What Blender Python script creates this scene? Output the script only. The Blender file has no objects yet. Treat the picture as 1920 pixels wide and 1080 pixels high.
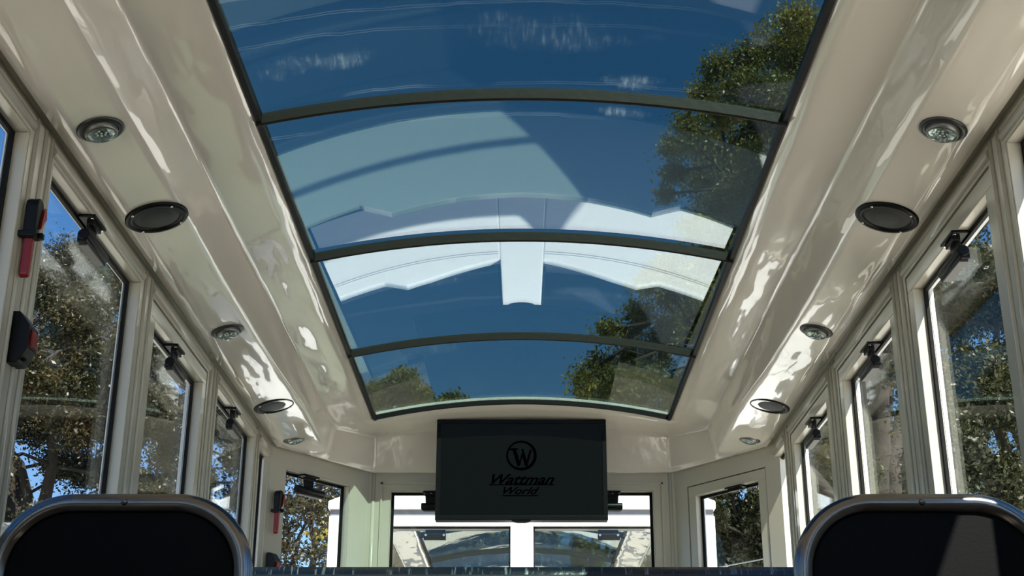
import bpy, bmesh, math, random
import numpy as np
from math import pi, sin, cos, radians, sqrt
from mathutils import Vector, Matrix

SC = bpy.context.scene
COL = SC.collection
H = 0.60            # eye height above the wagon floor; most heights below are measured from the eye

# ------------------------------------------------------------------ camera
cam_d = bpy.data.cameras.new('camera')
cam_d.sensor_width = 36.0
cam_d.lens = 36.0 * 2500 / 1920
cam_d.shift_x = -18.5 / 1920
cam_d.clip_start = 0.02
PITCH = math.atan((1497 - 540) / 2500)
cam = bpy.data.objects.new('camera', cam_d)
cam.location = (0, 0, H)
cam.rotation_euler = (pi / 2 + PITCH, 0, 0)
COL.objects.link(cam)
SC.camera = cam

# ------------------------------------------------------------------ world, sun, exposure
SUN_DIR = Vector((-1.0, 1.95, -2.2)).normalized()        # the way the sunlight travels
world = bpy.data.worlds.new('sky')
SC.world = world
world.use_nodes = True
wn, wl = world.node_tree.nodes, world.node_tree.links
wn.clear()
w_out = wn.new('ShaderNodeOutputWorld')
w_bg = wn.new('ShaderNodeBackground')
w_sky = wn.new('ShaderNodeTexSky')
w_sky.sky_type = 'NISHITA'
w_sky.sun_disc = False
w_sky.sun_elevation = math.asin(-SUN_DIR.z)
w_sky.sun_rotation = math.atan2(-SUN_DIR.x, -SUN_DIR.y)
w_sky.altitude = 100
w_sky.air_density = 1.0
w_sky.dust_density = 0.6
w_sky.ozone_density = 2.0
w_tc = wn.new('ShaderNodeTexCoord')
w_map = wn.new('ShaderNodeMapping')
w_map.inputs['Scale'].default_value = (1.0, 1.0, 3.2)
w_noise = wn.new('ShaderNodeTexNoise')
w_noise.inputs['Scale'].default_value = 2.4
w_noise.inputs['Detail'].default_value = 7
w_noise.inputs['Roughness'].default_value = 0.6
w_ramp = wn.new('ShaderNodeValToRGB')
w_ramp.color_ramp.elements[0].position = 0.60
w_ramp.color_ramp.elements[0].color = (0, 0, 0, 1)
w_ramp.color_ramp.elements[1].position = 0.86
w_ramp.color_ramp.elements[1].color = (0.55, 0.55, 0.55, 1)
w_mix = wn.new('ShaderNodeMixRGB')
w_mix.inputs['Color2'].default_value = (6.5, 6.7, 7.0, 1)
wl.new(w_tc.outputs['Generated'], w_map.inputs['Vector'])
wl.new(w_map.outputs[0], w_noise.inputs['Vector'])
wl.new(w_noise.outputs[0], w_ramp.inputs[0])
wl.new(w_ramp.outputs[0], w_mix.inputs[0])
w_sat = wn.new('ShaderNodeMixRGB')
w_sat.blend_type = 'MULTIPLY'
w_sat.inputs['Fac'].default_value = 1.0
w_sep = wn.new('ShaderNodeSeparateXYZ')
w_el = wn.new('ShaderNodeValToRGB')          # paler air near the horizon, deeper blue overhead
w_el.color_ramp.elements[0].position = 0.10
w_el.color_ramp.elements[0].color = (0.92, 0.98, 1.12, 1)
w_el.color_ramp.elements[1].position = 0.42
w_el.color_ramp.elements[1].color = (0.35, 0.68, 0.97, 1)
wl.new(w_tc.outputs['Generated'], w_sep.inputs[0])
wl.new(w_sep.outputs['Z'], w_el.inputs[0])
wl.new(w_el.outputs[0], w_sat.inputs['Color2'])
wl.new(w_sky.outputs[0], w_sat.inputs['Color1'])
wl.new(w_sat.outputs[0], w_mix.inputs['Color1'])
wl.new(w_mix.outputs[0], w_bg.inputs['Color'])
w_bg.inputs['Strength'].default_value = 0.110
wl.new(w_bg.outputs[0], w_out.inputs['Surface'])

sun_d = bpy.data.lights.new('sun', 'SUN')
sun_d.energy = 8.5
sun_d.angle = radians(0.53)
sun_d.color = (1.0, 0.95, 0.87)
sun = bpy.data.objects.new('sun', sun_d)
sun.rotation_euler = SUN_DIR.to_track_quat('-Z', 'Y').to_euler()
sun.location = (4, -8, 12)
COL.objects.link(sun)

SC.view_settings.view_transform = 'Standard'
SC.view_settings.look = 'None'
SC.view_settings.gamma = 1.0
SC.view_settings.use_curve_mapping = False
SC.view_settings.exposure = 0.80
SC.cycles.max_bounces = 14
SC.cycles.transparent_max_bounces = 24
SC.cycles.diffuse_bounces = 6
SC.cycles.glossy_bounces = 6


# ------------------------------------------------------------------ materials
def new_mat(name):
    m = bpy.data.materials.new(name)
    m.use_nodes = True
    m.node_tree.nodes.clear()
    return m, m.node_tree.nodes, m.node_tree.links


def principled(name, color, rough=0.4, metal=0.0, coat=0.0, bump=None, vary=None, spec=0.5, stretch=None):
    """bump = (noise scale, distance); vary = (noise scale, second colour)"""
    m, n, l = new_mat(name)
    o = n.new('ShaderNodeOutputMaterial')
    p = n.new('ShaderNodeBsdfPrincipled')
    p.inputs['Base Color'].default_value = (*color, 1)
    p.inputs['Roughness'].default_value = rough
    p.inputs['Metallic'].default_value = metal
    p.inputs['Specular IOR Level'].default_value = spec
    p.inputs['Coat Weight'].default_value = coat
    p.inputs['Coat Roughness'].default_value = 0.015
    p.inputs['Coat IOR'].default_value = 1.65
    l.new(p.outputs[0], o.inputs['Surface'])
    tc = n.new('ShaderNodeTexCoord')
    if vary:
        t = n.new('ShaderNodeTexNoise')
        t.inputs['Scale'].default_value = vary[0]
        t.inputs['Detail'].default_value = 5
        mx = n.new('ShaderNodeMixRGB')
        mx.inputs['Color1'].default_value = (*color, 1)
        mx.inputs['Color2'].default_value = (*vary[1], 1)
        l.new(tc.outputs['Object'], t.inputs['Vector'])
        l.new(t.outputs[0], mx.inputs[0])
        l.new(mx.outputs[0], p.inputs['Base Color'])
    if bump:
        t = n.new('ShaderNodeTexNoise')
        t.inputs['Scale'].default_value = bump[0]
        t.inputs['Detail'].default_value = bump[2] if len(bump) > 2 else 2
        b = n.new('ShaderNodeBump')
        b.inputs['Distance'].default_value = bump[1]
        b.inputs['Strength'].default_value = 1.0
        if stretch:
            mp = n.new('ShaderNodeMapping')
            mp.inputs['Scale'].default_value = stretch
            l.new(tc.outputs['Object'], mp.inputs[0])
            l.new(mp.outputs[0], t.inputs['Vector'])
        else:
            l.new(tc.outputs['Object'], t.inputs['Vector'])
        l.new(t.outputs[0], b.inputs['Height'])
        l.new(b.outputs[0], p.inputs['Normal'])
        l.new(b.outputs[0], p.inputs['Coat Normal'])
    return m


def glass_mat(name, tint, ior, smears=False):
    """clear sheet: tinted see-through plus a mirror share by Fresnel, right on both faces"""
    m, n, l = new_mat(name)
    o = n.new('ShaderNodeOutputMaterial')
    tr = n.new('ShaderNodeBsdfTransparent')
    tr.inputs[0].default_value = (*tint, 1)
    gl = n.new('ShaderNodeBsdfGlossy')
    gl.inputs['Roughness'].default_value = 0.0
    gl.inputs['Color'].default_value = (0.93, 0.97, 1.0, 1)
    geo = n.new('ShaderNodeNewGeometry')
    mi = n.new('ShaderNodeMix')
    mi.inputs['A'].default_value = ior
    mi.inputs['B'].default_value = 1 / ior
    l.new(geo.outputs['Backfacing'], mi.inputs['Factor'])
    fr = n.new('ShaderNodeFresnel')
    l.new(mi.outputs['Result'], fr.inputs['IOR'])
    mx = n.new('ShaderNodeMixShader')
    l.new(fr.outputs[0], mx.inputs[0])
    l.new(tr.outputs[0], mx.inputs[1])
    l.new(gl.outputs[0], mx.inputs[2])
    last = mx
    if smears:
        tc = n.new('ShaderNodeTexCoord')
        sep = n.new('ShaderNodeSeparateXYZ')
        l.new(tc.outputs['Object'], sep.inputs[0])

        def math_(op, a, b=None, clamp=False):
            k = n.new('ShaderNodeMath')
            k.operation = op
            k.use_clamp = clamp
            for i, v in enumerate((a, b)):
                if v is None:
                    continue
                if isinstance(v, (int, float)):
                    k.inputs[i].default_value = v
                else:
                    l.new(v, k.inputs[i])
            return k.outputs[0]
        # wobble for every dirt mark
        nz = n.new('ShaderNodeTexNoise')
        nz.inputs['Scale'].default_value = 3.0
        nz.inputs['Detail'].default_value = 4
        l.new(tc.outputs['Object'], nz.inputs['Vector'])
        wob = math_('MULTIPLY', math_('SUBTRACT', nz.outputs[0], 0.5), 0.10)
        yy = math_('ADD', sep.outputs['Y'], wob)
        total = None
        # dried water lines that run across the roof
        for y0, wdt, amp in ((2.17, .006, .40), (2.27, .003, .22), (2.35, .003, .16), (2.585, .0035, .36),
                             (2.735, .004, .30), (3.72, .004, .10), (3.95, .003, .18), (3.20, .002, .08)):
            d = math_('ABSOLUTE', math_('SUBTRACT', yy, y0))
            f = math_('SUBTRACT', 1.0, math_('DIVIDE', d, wdt), True)
            f = math_('MULTIPLY', f, amp)
            total = f if total is None else math_('ADD', total, f)
        total = math_('MULTIPLY', total, math_('MULTIPLY', math_('SUBTRACT', nz.outputs[0], 0.38, True), 5.0, True))
        total = math_('MULTIPLY', total, math_('SUBTRACT', 0.62, math_('MULTIPLY', sep.outputs['X'], 1.15), True))
        nf = n.new('ShaderNodeTexNoise')
        nf.inputs['Scale'].default_value = 9.0
        nf.inputs['Detail'].default_value = 8
        nf.inputs['Roughness'].default_value = 0.7
        l.new(tc.outputs['Object'], nf.inputs['Vector'])
        # smeared streaky patches (soap and dust) in a few places
        mp = n.new('ShaderNodeMapping')
        mp.inputs['Rotation'].default_value = (0, 0, 0.25)
        mp.inputs['Scale'].default_value = (55, 9, 9)
        l.new(tc.outputs['Object'], mp.inputs[0])
        st = n.new('ShaderNodeTexNoise')
        st.inputs['Scale'].default_value = 1.6
        st.inputs['Detail'].default_value = 6
        st.inputs['Roughness'].default_value = 0.75
        l.new(mp.outputs[0], st.inputs['Vector'])
        streak = math_('MULTIPLY', math_('SUBTRACT', st.outputs[0], 0.50, True), 4.0, True)
        for cx, cy, rx, ry, amp in ((-0.43, 2.45, .15, .055, .75), (0.05, 2.37, .24, .09, .20), (0.25, 2.57, .09, .05, .95),
                                    (0.22, 2.70, .08, .03, .6), (-.28, 3.75, .22, .06, .22), (-.33, 4.40, .16, .10, .16), (.2, 3.9, .25, .04, .15)):
            ex = math_('POWER', math_('DIVIDE', math_('SUBTRACT', sep.outputs['X'], cx), rx), 2.0)
            ey = math_('POWER', math_('DIVIDE', math_('SUBTRACT', yy, cy), ry), 2.0)
            e = math_('SUBTRACT', 1.0, math_('ADD', ex, ey))
            e = math_('ADD', e, math_('MULTIPLY', math_('SUBTRACT', nf.outputs[0], 0.62), 3.2), True)
            base = math_('MULTIPLY', e, amp * 0.10)
            f = math_('ADD', math_('MULTIPLY', math_('MULTIPLY', e, streak), amp), base)
            total = math_('ADD', total, f)
        total = math_('MULTIPLY', total, 0.5, True)
        tl = n.new('ShaderNodeBsdfTranslucent')
        tl.inputs[0].default_value = (.75, .8, .84, 1)
        df = n.new('ShaderNodeBsdfDiffuse')
        df.inputs[0].default_value = (.75, .8, .84, 1)
        ad = n.new('ShaderNodeMixShader')
        ad.inputs[0].default_value = 0.4
        l.new(tl.outputs[0], ad.inputs[1])
        l.new(df.outputs[0], ad.inputs[2])
        mx2 = n.new('ShaderNodeMixShader')
        l.new(total, mx2.inputs[0])
        l.new(mx.outputs[0], mx2.inputs[1])
        l.new(ad.outputs[0], mx2.inputs[2])
        last = mx2
    l.new(last.outputs[0], o.inputs['Surface'])
    return m


def leaf_mat(name, dark, mid, bright, pos=(0.36, 0.55, 0.74)):
    m, n, l = new_mat(name)
    o = n.new('ShaderNodeOutputMaterial')
    tc = n.new('ShaderNodeTexCoord')
    t = n.new('ShaderNodeTexNoise')
    t.inputs['Scale'].default_value = 2.3
    t.inputs['Detail'].default_value = 6
    t.inputs['Roughness'].default_value = 0.8
    r = n.new('ShaderNodeValToRGB')
    r.color_ramp.elements[0].position = pos[0]
    r.color_ramp.elements[0].color = (*dark, 1)
    r.color_ramp.elements[1].position = pos[2]
    r.color_ramp.elements[1].color = (*bright, 1)
    e = r.color_ramp.elements.new(pos[1])
    e.color = (*mid, 1)
    l.new(tc.outputs['Object'], t.inputs['Vector'])
    l.new(t.outputs[0], r.inputs[0])
    d = n.new('ShaderNodeBsdfPrincipled')
    d.inputs['Roughness'].default_value = 0.45
    tr = n.new('ShaderNodeBsdfTranslucent')
    l.new(r.outputs[0], d.inputs['Base Color'])
    l.new(r.outputs[0], tr.inputs['Color'])
    mx = n.new('ShaderNodeMixShader')
    mx.inputs[0].default_value = 0.3
    l.new(d.outputs[0], mx.inputs[1])
    l.new(tr.outputs[0], mx.inputs[2])
    l.new(mx.outputs[0], o.inputs['Surface'])
    return m


def vinyl_scratched(name):
    m = principled(name, (0.012, 0.016, 0.024), 0.28, bump=(55, 0.002, 6))
    n, l = m.node_tree.nodes, m.node_tree.links
    p = [k for k in n if k.type == 'BSDF_PRINCIPLED'][0]
    tc = n.new('ShaderNodeTexCoord')
    mp = n.new('ShaderNodeMapping')
    mp.inputs['Rotation'].default_value = (0, 0.75, 0)
    mp.inputs['Scale'].default_value = (150, 14, 14)
    nz = n.new('ShaderNodeTexNoise')
    nz.inputs['Scale'].default_value = 1.0
    nz.inputs['Detail'].default_value = 5
    rp = n.new('ShaderNodeValToRGB')
    rp.color_ramp.elements[0].position = 0.58
    rp.color_ramp.elements[0].color = (0.012, 0.016, 0.024, 1)
    rp.color_ramp.elements[1].position = 0.74
    rp.color_ramp.elements[1].color = (0.30, 0.33, 0.34, 1)
    l.new(tc.outputs['Object'], mp.inputs[0])
    l.new(mp.outputs[0], nz.inputs['Vector'])
    l.new(nz.outputs[0], rp.inputs[0])
    l.new(rp.outputs[0], p.inputs['Base Color'])
    return m


def grille_mat(name):
    m, n, l = new_mat(name)
    o = n.new('ShaderNodeOutputMaterial')
    p = n.new('ShaderNodeBsdfPrincipled')
    p.inputs['Roughness'].default_value = 0.5
    tc = n.new('ShaderNodeTexCoord')
    v = n.new('ShaderNodeTexVoronoi')
    v.inputs['Scale'].default_value = 340
    v.inputs['Randomness'].default_value = 0.0
    r = n.new('ShaderNodeValToRGB')
    r.color_ramp.elements[0].position = 0.30
    r.color_ramp.elements[0].color = (0.001, 0.001, 0.001, 1)
    r.color_ramp.elements[1].position = 0.45
    r.color_ramp.elements[1].color = (0.03, 0.03, 0.03, 1)
    l.new(tc.outputs['Object'], v.inputs['Vector'])
    l.new(v.outputs['Distance'], r.inputs[0])
    l.new(r.outputs[0], p.inputs['Base Color'])
    l.new(p.outputs[0], o.inputs['Surface'])
    return m


M = {}
M['grp'] = principled('gelcoat_cream', (0.79, 0.72, 0.63), 0.14, coat=1.0, stretch=(1.5, 0.42, 1.0), bump=(4.6, 0.0095, 2.5), vary=(1.3, (0.76, 0.695, 0.60)))
M['wall'] = principled('painted_cream', (0.53, 0.50, 0.42), 0.22, coat=0.3, bump=(5, 0.0015), vary=(2, (0.50, 0.475, 0.395)))
M['rubber'] = principled('black_rubber', (0.008, 0.008, 0.008), 0.5, bump=(90, 0.0006), spec=0.12)
M['bar'] = principled('bronze_black_bar', (0.016, 0.014, 0.011), 0.5, bump=(60, 0.0006), spec=0.2)
M['black'] = principled('black_plastic', (0.0035, 0.0035, 0.004), 0.4, bump=(120, 0.0003), spec=0.2)
M['black_soft'] = principled('black_backrest', (0.0025, 0.0025, 0.0027), 0.6, bump=(180, 0.0002), spec=0.12)
M['steel'] = principled('brushed_steel', (0.20, 0.19, 0.185), 0.2, metal=1.0, bump=(30, 0.0004))
M['grey_metal'] = principled('grey_metal', (0.20, 0.20, 0.19), 0.38, metal=0.85, bump=(60, 0.0004))
M['darkring'] = principled('dark_ring', (0.055, 0.058, 0.055), 0.33, metal=0.5, bump=(60, 0.0003))
M['clip_grey'] = principled('grey_plate', (0.10, 0.098, 0.095), 0.4, metal=0.4, bump=(80, 0.0004))
M['screw'] = principled('bright_screw', (0.7, 0.7, 0.68), 0.2, metal=1.0, bump=(200, 0.0002))
M['red'] = principled('red_plastic', (0.22, 0.004, 0.006), 0.35, bump=(60, 0.0004))
M['white'] = principled('white_paint', (0.74, 0.74, 0.74), 0.25, coat=0.3, bump=(4, 0.001), vary=(2, (0.77, 0.77, 0.77)))
M['grey_strip'] = principled('grey_trim', (0.18, 0.18, 0.19), 0.4, bump=(60, 0.0004))
M['screen'] = principled('dark_screen', (0.0006, 0.0007, 0.0008), 0.55, bump=(300, 0.0002), spec=0.04)
_p = [k for k in M['screen'].node_tree.nodes if k.type == 'BSDF_PRINCIPLED'][0]
_p.inputs['Emission Color'].default_value = (0.60, 0.86, 1.0, 1)      # the display is switched on, very dim
_p.inputs['Emission Strength'].default_value = 0.0036
M['ink'] = principled('black_ink', (0.0003, 0.0003, 0.0003), 0.6, bump=(200, 0.0001), spec=0.0)
M['ink_brown'] = principled('brown_ink', (0.0007, 0.0004, 0.0003), 0.6, bump=(200, 0.0001), spec=0.0)
M['floor'] = principled('wagon_floor', (0.24, 0.20, 0.165), 0.4, bump=(40, 0.001), vary=(14, (0.20, 0.17, 0.14)))
M['ground'] = principled('pale_gravel', (0.55, 0.50, 0.42), 0.9, bump=(30, 0.01), vary=(3, (0.46, 0.42, 0.35)))
M['tan'] = principled('tan_upholstery', (0.55, 0.40, 0.31), 0.35, bump=(150, 0.0006))
M['bouncer'] = principled('pale_bouncer', (0.86, 0.79, 0.70), 0.8, bump=(30, 0.004), vary=(1.5, (0.80, 0.73, 0.64)))
M['cushion'] = principled('dark_upholstery', (0.03, 0.034, 0.045), 0.6, bump=(150, 0.0008))
M['vinyl'] = vinyl_scratched('scratched_vinyl')
M['grille'] = grille_mat('perforated_grille')
M['bark'] = principled('bark', (0.045, 0.035, 0.026), 0.9, bump=(9, 0.03, 6), vary=(6, (0.02, 0.016, 0.012)))
M['glass'] = glass_mat('clear_glass', (0.93, 0.955, 0.95), 1.30)
M['tint'] = glass_mat('tinted_glass', (0.52, 0.625, 0.585), 2.4, smears=True)
M['tint2'] = glass_mat('tinted_glass_plain', (0.52, 0.625, 0.585), 2.4)
M['lens'] = glass_mat('lens_glass', (0.80, 0.88, 0.86), 1.6)
M['reflector'] = principled('lamp_reflector', (0.62, 0.66, 0.64), 0.22, metal=0.7, bump=(70, 0.004))
M['leaf_oak'] = leaf_mat('oak_leaves', (0.040, 0.046, 0.011), (0.16, 0.14, 0.026), (0.48, 0.32, 0.055))
M['leaf_green'] = leaf_mat('green_oak_leaves', (0.014, 0.019, 0.006), (0.042, 0.048, 0.013), (0.15, 0.115, 0.03))
M['leaf_dry'] = leaf_mat('autumn_oak_leaves', (0.014, 0.016, 0.006), (0.042, 0.039, 0.013), (0.17, 0.11, 0.04), (0.34, 0.52, 0.70))


# ------------------------------------------------------------------ mesh helper
class MB:
    def __init__(self, xf=None):
        self.v, self.f, self.s = [], [], []
        self.xf = xf

    def add(self, verts, faces, smooth=False):
        b = len(self.v)
        for p in verts:
            self.v.append(tuple(self.xf(*p)) if self.xf else tuple(p))
        for q in faces:
            self.f.append([b + i for i in q])
            self.s.append(smooth)

    def box(self, x0, x1, y0, y1, z0, z1):
        v = [(x, y, z) for z in (z0, z1) for y in (y0, y1) for x in (x0, x1)]
        self.add(v, [(0, 2, 3, 1), (4, 5, 7, 6), (0, 1, 5, 4), (2, 6, 7, 3), (0, 4, 6, 2), (1, 3, 7, 5)])

    def prism(self, poly, axis, a, b, smooth=False):
        """poly of 2-D points extruded along axis from a to b; the other two axes in x, y, z order"""
        def mk(p, t):
            return {'x': (t, p[0], p[1]), 'y': (p[0], t, p[1]), 'z': (p[0], p[1], t)}[axis]
        n = len(poly)
        self.add([mk(p, a) for p in poly] + [mk(p, b) for p in poly],
                 [tuple(range(n - 1, -1, -1)), tuple(range(n, 2 * n))], False)
        base = len(self.v) - 2 * n
        for i in range(n):
            j = (i + 1) % n
            self.f.append([base + i, base + j, base + n + j, base + n + i])
            self.s.append(smooth)

    def tube(self, path, r, n=12, closed=False, up=Vector((0, 0, 1)), caps=True):
        path = [Vector(p) for p in path]
        rs = r if isinstance(r, (list, tuple)) else [r] * len(path)
        L = len(path)
        rings = []
        prev = None
        for i, p in enumerate(path):
            if closed:
                t = path[(i + 1) % L] - path[i - 1]
            else:
                t = path[min(i + 1, L - 1)] - path[max(i - 1, 0)]
            t.normalize()
            if prev is None:
                a = up if abs(t.dot(up)) < 0.95 else Vector((1, 0, 0))
                u = t.cross(a).normalized()
            else:
                u = (prev - t * prev.dot(t)).normalized()
            prev = u
            w = t.cross(u)
            rings.append([p + (u * cos(2 * pi * k / n) + w * sin(2 * pi * k / n)) * rs[i] for k in range(n)])
        verts = [q for rg in rings for q in rg]
        faces = []
        for i in range(L if closed else L - 1):
            j = (i + 1) % L
            for k in range(n):
                m = (k + 1) % n
                faces.append((i * n + k, i * n + m, j * n + m, j * n + k))
        self.add(verts, faces, True)
        if caps and not closed:
            b = len(self.v) - len(verts)
            self.f.append([b + k for k in range(n - 1, -1, -1)])
            self.s.append(False)
            self.f.append([b + (L - 1) * n + k for k in range(n)])
            self.s.append(False)

    def lathe(self, prof, n=40, centre=(0, 0, 0), smooth=True):
        """profile of (radius, height) about the local z axis"""
        cx, cy, cz = centre
        verts, faces = [], []
        for r, z in prof:
            for k in range(n):
                a = 2 * pi * k / n
                verts.append((cx + r * cos(a), cy + r * sin(a), cz + z))
        for i in range(len(prof) - 1):
            for k in range(n):
                m = (k + 1) % n
                faces.append((i * n + k, i * n + m, (i + 1) * n + m, (i + 1) * n + k))
        self.add(verts, faces, smooth)

    def cyl(self, p0, p1, r, n=16):
        self.tube([p0, p1], r, n)

    def ring(self, s0, s1, z0, z1, w, t0, t1):
        """rectangular frame standing in the s-z plane, w wide, from depth t0 to t1 (grown inwards)"""
        self.box(s0, s1, t0, t1, z1 - w, z1)
        self.box(s0, s1, t0, t1, z0, z0 + w)
        self.box(s0, s0 + w, t0, t1, z0 + w, z1 - w)
        self.box(s1 - w, s1, t0, t1, z0 + w, z1 - w)

    def build(self, name, mat, parent=None, local=False, bevel=0, segs=2, dz=H, recalc=True, subsurf=0):
        me = bpy.data.meshes.new(name)
        off = Vector((0, 0, 0))
        if not local:
            off = Vector((0, 0, dz))
            if parent is not None:
                off = off - Vector(parent.get('_w', (0, 0, 0)))
        me.from_pydata([Vector(p) + off for p in self.v], [], self.f)
        me.polygons.foreach_set('use_smooth', self.s)
        if recalc:
            bm = bmesh.new()
            bm.from_mesh(me)
            bmesh.ops.recalc_face_normals(bm, faces=bm.faces)
            bm.to_mesh(me)
            bm.free()
        me.materials.append(mat)
        o = bpy.data.objects.new(name, me)
        COL.objects.link(o)
        if parent is not None:
            o.parent = parent
            o['_w'] = parent.get('_w', (0, 0, 0))
        else:
            o['_w'] = (0, 0, 0)
        if bevel:
            b = o.modifiers.new('bevel', 'BEVEL')
            b.width = bevel
            b.segments = segs
            b.limit_method = 'ANGLE'
            b.angle_limit = radians(40)
            b.harden_normals = False
        return o


def thing(name, label, cat, loc, group=None, rot=(0, 0, 0)):
    """Empty at the base of a thing; loc in world metres"""
    o = bpy.data.objects.new(name, None)
    o.empty_display_size = 0.05
    o.location = loc
    o.rotation_euler = rot
    o['label'] = label
    o['category'] = cat
    o['_w'] = tuple(loc)
    if group:
        o['group'] = group
    COL.objects.link(o)
    return o


def struct(o, label=None, cat=None):
    o['kind'] = 'structure'
    if label:
        o['label'] = label
    if cat:
        o['category'] = cat
    return o


def copy_thing(root, loc, rot, label):
    r = root.copy()
    COL.objects.link(r)
    r.location = loc
    r.rotation_euler = rot
    r['label'] = label
    r['_w'] = tuple(loc)
    for ch in [c for c in bpy.data.objects if c.parent == root]:
        c = ch.copy()
        COL.objects.link(c)
        c.parent = r
        for g in [k for k in bpy.data.objects if k.parent == ch]:
            d = g.copy()
            COL.objects.link(d)
            d.parent = c
    return r


# ------------------------------------------------------------------ ceiling shell (moulded gelcoat)
SKY_X, SKY_Z, SKY_RISE = 0.588, 1.400, 0.066
SKY_Y0, SKY_Y1 = 1.80, 5.12


def arch(x):
    return SKY_Z + SKY_RISE * (1 - (x / SKY_X) ** 2)


def lerp(a, b, t):
    return tuple(p + (q - p) * t for p, q in zip(a, b))


def ceiling_keys():
    """outer lip, lower crease, upper crease and skylight edge, from the rear to the front centre line"""
    ks = []
    for y in (-2.0, -0.5, 1.0, SKY_Y0, 2.3, 2.8, 3.3):
        ks.append(((-.93, y, 1.238), (-.788, y, 1.277), (-.738, y, 1.370), (-SKY_X, y, SKY_Z)))
    for y, gx, gz in ((3.7, -.784, 1.277), (4.1, -.774, 1.276), (4.45, -.758, 1.275), (4.72, -.756, 1.270)):
        ks.append(((-.93, y, 1.238), (gx, y, gz), (-.738, y, 1.370), (-SKY_X, y, SKY_Z)))
    ks.append(((-.93, 4.905, 1.238), (-.757, 4.92, 1.266), (-.738, 4.91, 1.370), (-SKY_X, 4.91, SKY_Z)))
    ks.append(((-.85, 5.015, 1.238), (-.759, 5.05, 1.262), (-.738, 5.04, 1.370), (-SKY_X, 5.03, SKY_Z)))
    ks.append(((-.772, 5.122, 1.238), (-.764, 5.128, 1.258), (-.738, 5.122, 1.370), (-SKY_X, 5.10, SKY_Z)))
    ks.append(((-.760, 5.139, 1.238), (-.752, 5.143, 1.258), (-.729, 5.134, 1.371), (-SKY_X, 5.108, SKY_Z)))
    ks.append(((-.690, 5.235, 1.238), (-.682, 5.235, 1.258), (-.668, 5.218, 1.377), (-SKY_X, 5.12, SKY_Z)))
    ks.append(((-.618, 5.334, 1.238), (-.610, 5.325, 1.258), (-.607, 5.303, 1.385), (-.580, 5.12, arch(.580))))
    ks.append(((-.610, 5.345, 1.238), (-.602, 5.335, 1.258), (-.600, 5.312, 1.386), (-.575, 5.12, arch(.575))))
    ks.append(((-.597, 5.345, 1.238), (-.592, 5.335, 1.258), (-.590, 5.311, 1.386), (-.565, 5.12, arch(.565))))
    for x in (-.5, -.4, -.3, -.2, -.1, 0.0):
        ks.append(((x, 5.345, 1.238), (x, 5.335, 1.258), (x, 5.295, 1.386 + .030 * (1 - (x / .6) ** 2)), (x, 5.12, arch(x))))
    return ks


def build_ceiling(name, mat, ymap=lambda y: y, rear_y=-2.0, parent=None, close_rear=True):
    mb = MB()
    for sgn in (1, -1):
        rows = []
        for O, G, I, S in ceiling_keys():
            if O[1] < rear_y:
                continue
            dirx = 1 if O[0] < -.62 else 0
            up = (O[0] - .035 * dirx * sgn * sgn, O[1] + (0.02 if O[1] > 5.0 else 0), O[2] + .024)
            pts = [up, lerp(O, (O[0], O[1], O[2] + .012), .9), lerp(O, G, .035), lerp(O, G, .3), lerp(O, G, .6), lerp(O, G, .86)]
            g1, g2 = lerp(O, G, .955), lerp(G, I, .05)
            pts += [g1, lerp(lerp(g1, G, .6), g2, .45), g2, lerp(G, I, .3), lerp(G, I, .65), lerp(G, I, .88)]
            i1, i2 = lerp(G, I, .955), lerp(I, S, .06)
            pts += [i1, lerp(lerp(i1, I, .6), i2, .45), i2, lerp(I, S, .35), lerp(I, S, .7), S, (S[0], S[1], S[2] + .03)]
            rows.append([(sgn * p[0], ymap(p[1]), p[2]) for p in pts])
        n = len(rows[0])
        v = [p for r in rows for p in r]
        f = [(i * n + k, i * n + k + 1, (i + 1) * n + k + 1, (i + 1) * n + k) for i in range(len(rows) - 1) for k in range(n - 1)]
        mb.add(v, f, True)
    if close_rear:      # solid roof behind the glazed part
        xs = [-SKY_X + 2 * SKY_X * i / 16 for i in range(17)]
        ys = (-2.0, 0.0, SKY_Y0)
        v = [(x, ymap(y), arch(x)) for y in ys for x in xs]
        f = [(j * 17 + i, j * 17 + i + 1, (j + 1) * 17 + i + 1, (j + 1) * 17 + i) for j in range(2) for i in range(16)]
        mb.add(v, f, True)
    return mb.build(name, mat, parent, recalc=False)


ceil = struct(build_ceiling('ceiling', M['grp']), 'glossy cream moulded ceiling around the long glass roof', 'ceiling')

# ------------------------------------------------------------------ floor, ground
mb = MB()
mb.box(-1.0, 1.0, -2.05, 5.42, -H - .06, -H)
struct(mb.build('floor', M['floor']), 'grey wagon floor', 'floor')
mb = MB()
mb.box(-60, 60, -40, 80, -1.35, -1.15)
struct(mb.build('ground', M['ground']), 'pale gravel ground outside the wagon', 'ground')
mb = MB()
mb.box(1.6, 30, -20, 40, -1.155, -1.13)  # pale slab added to bounce sunlight up onto the left ceiling
struct(mb.build('trim_5', M['bouncer']), 'added unseen pale pavement on the right of the wagon', 'bouncer')

# ------------------------------------------------------------------ glass roof
sky_win = MB()
gw = .012
for sx in (-1, 1):
    xa, xb = sx * (SKY_X - gw), sx * SKY_X
    sky_win.box(min(xa, xb), max(xa, xb), SKY_Y0, SKY_Y1, SKY_Z - .003, SKY_Z + .02)
sky_win_o = None


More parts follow.
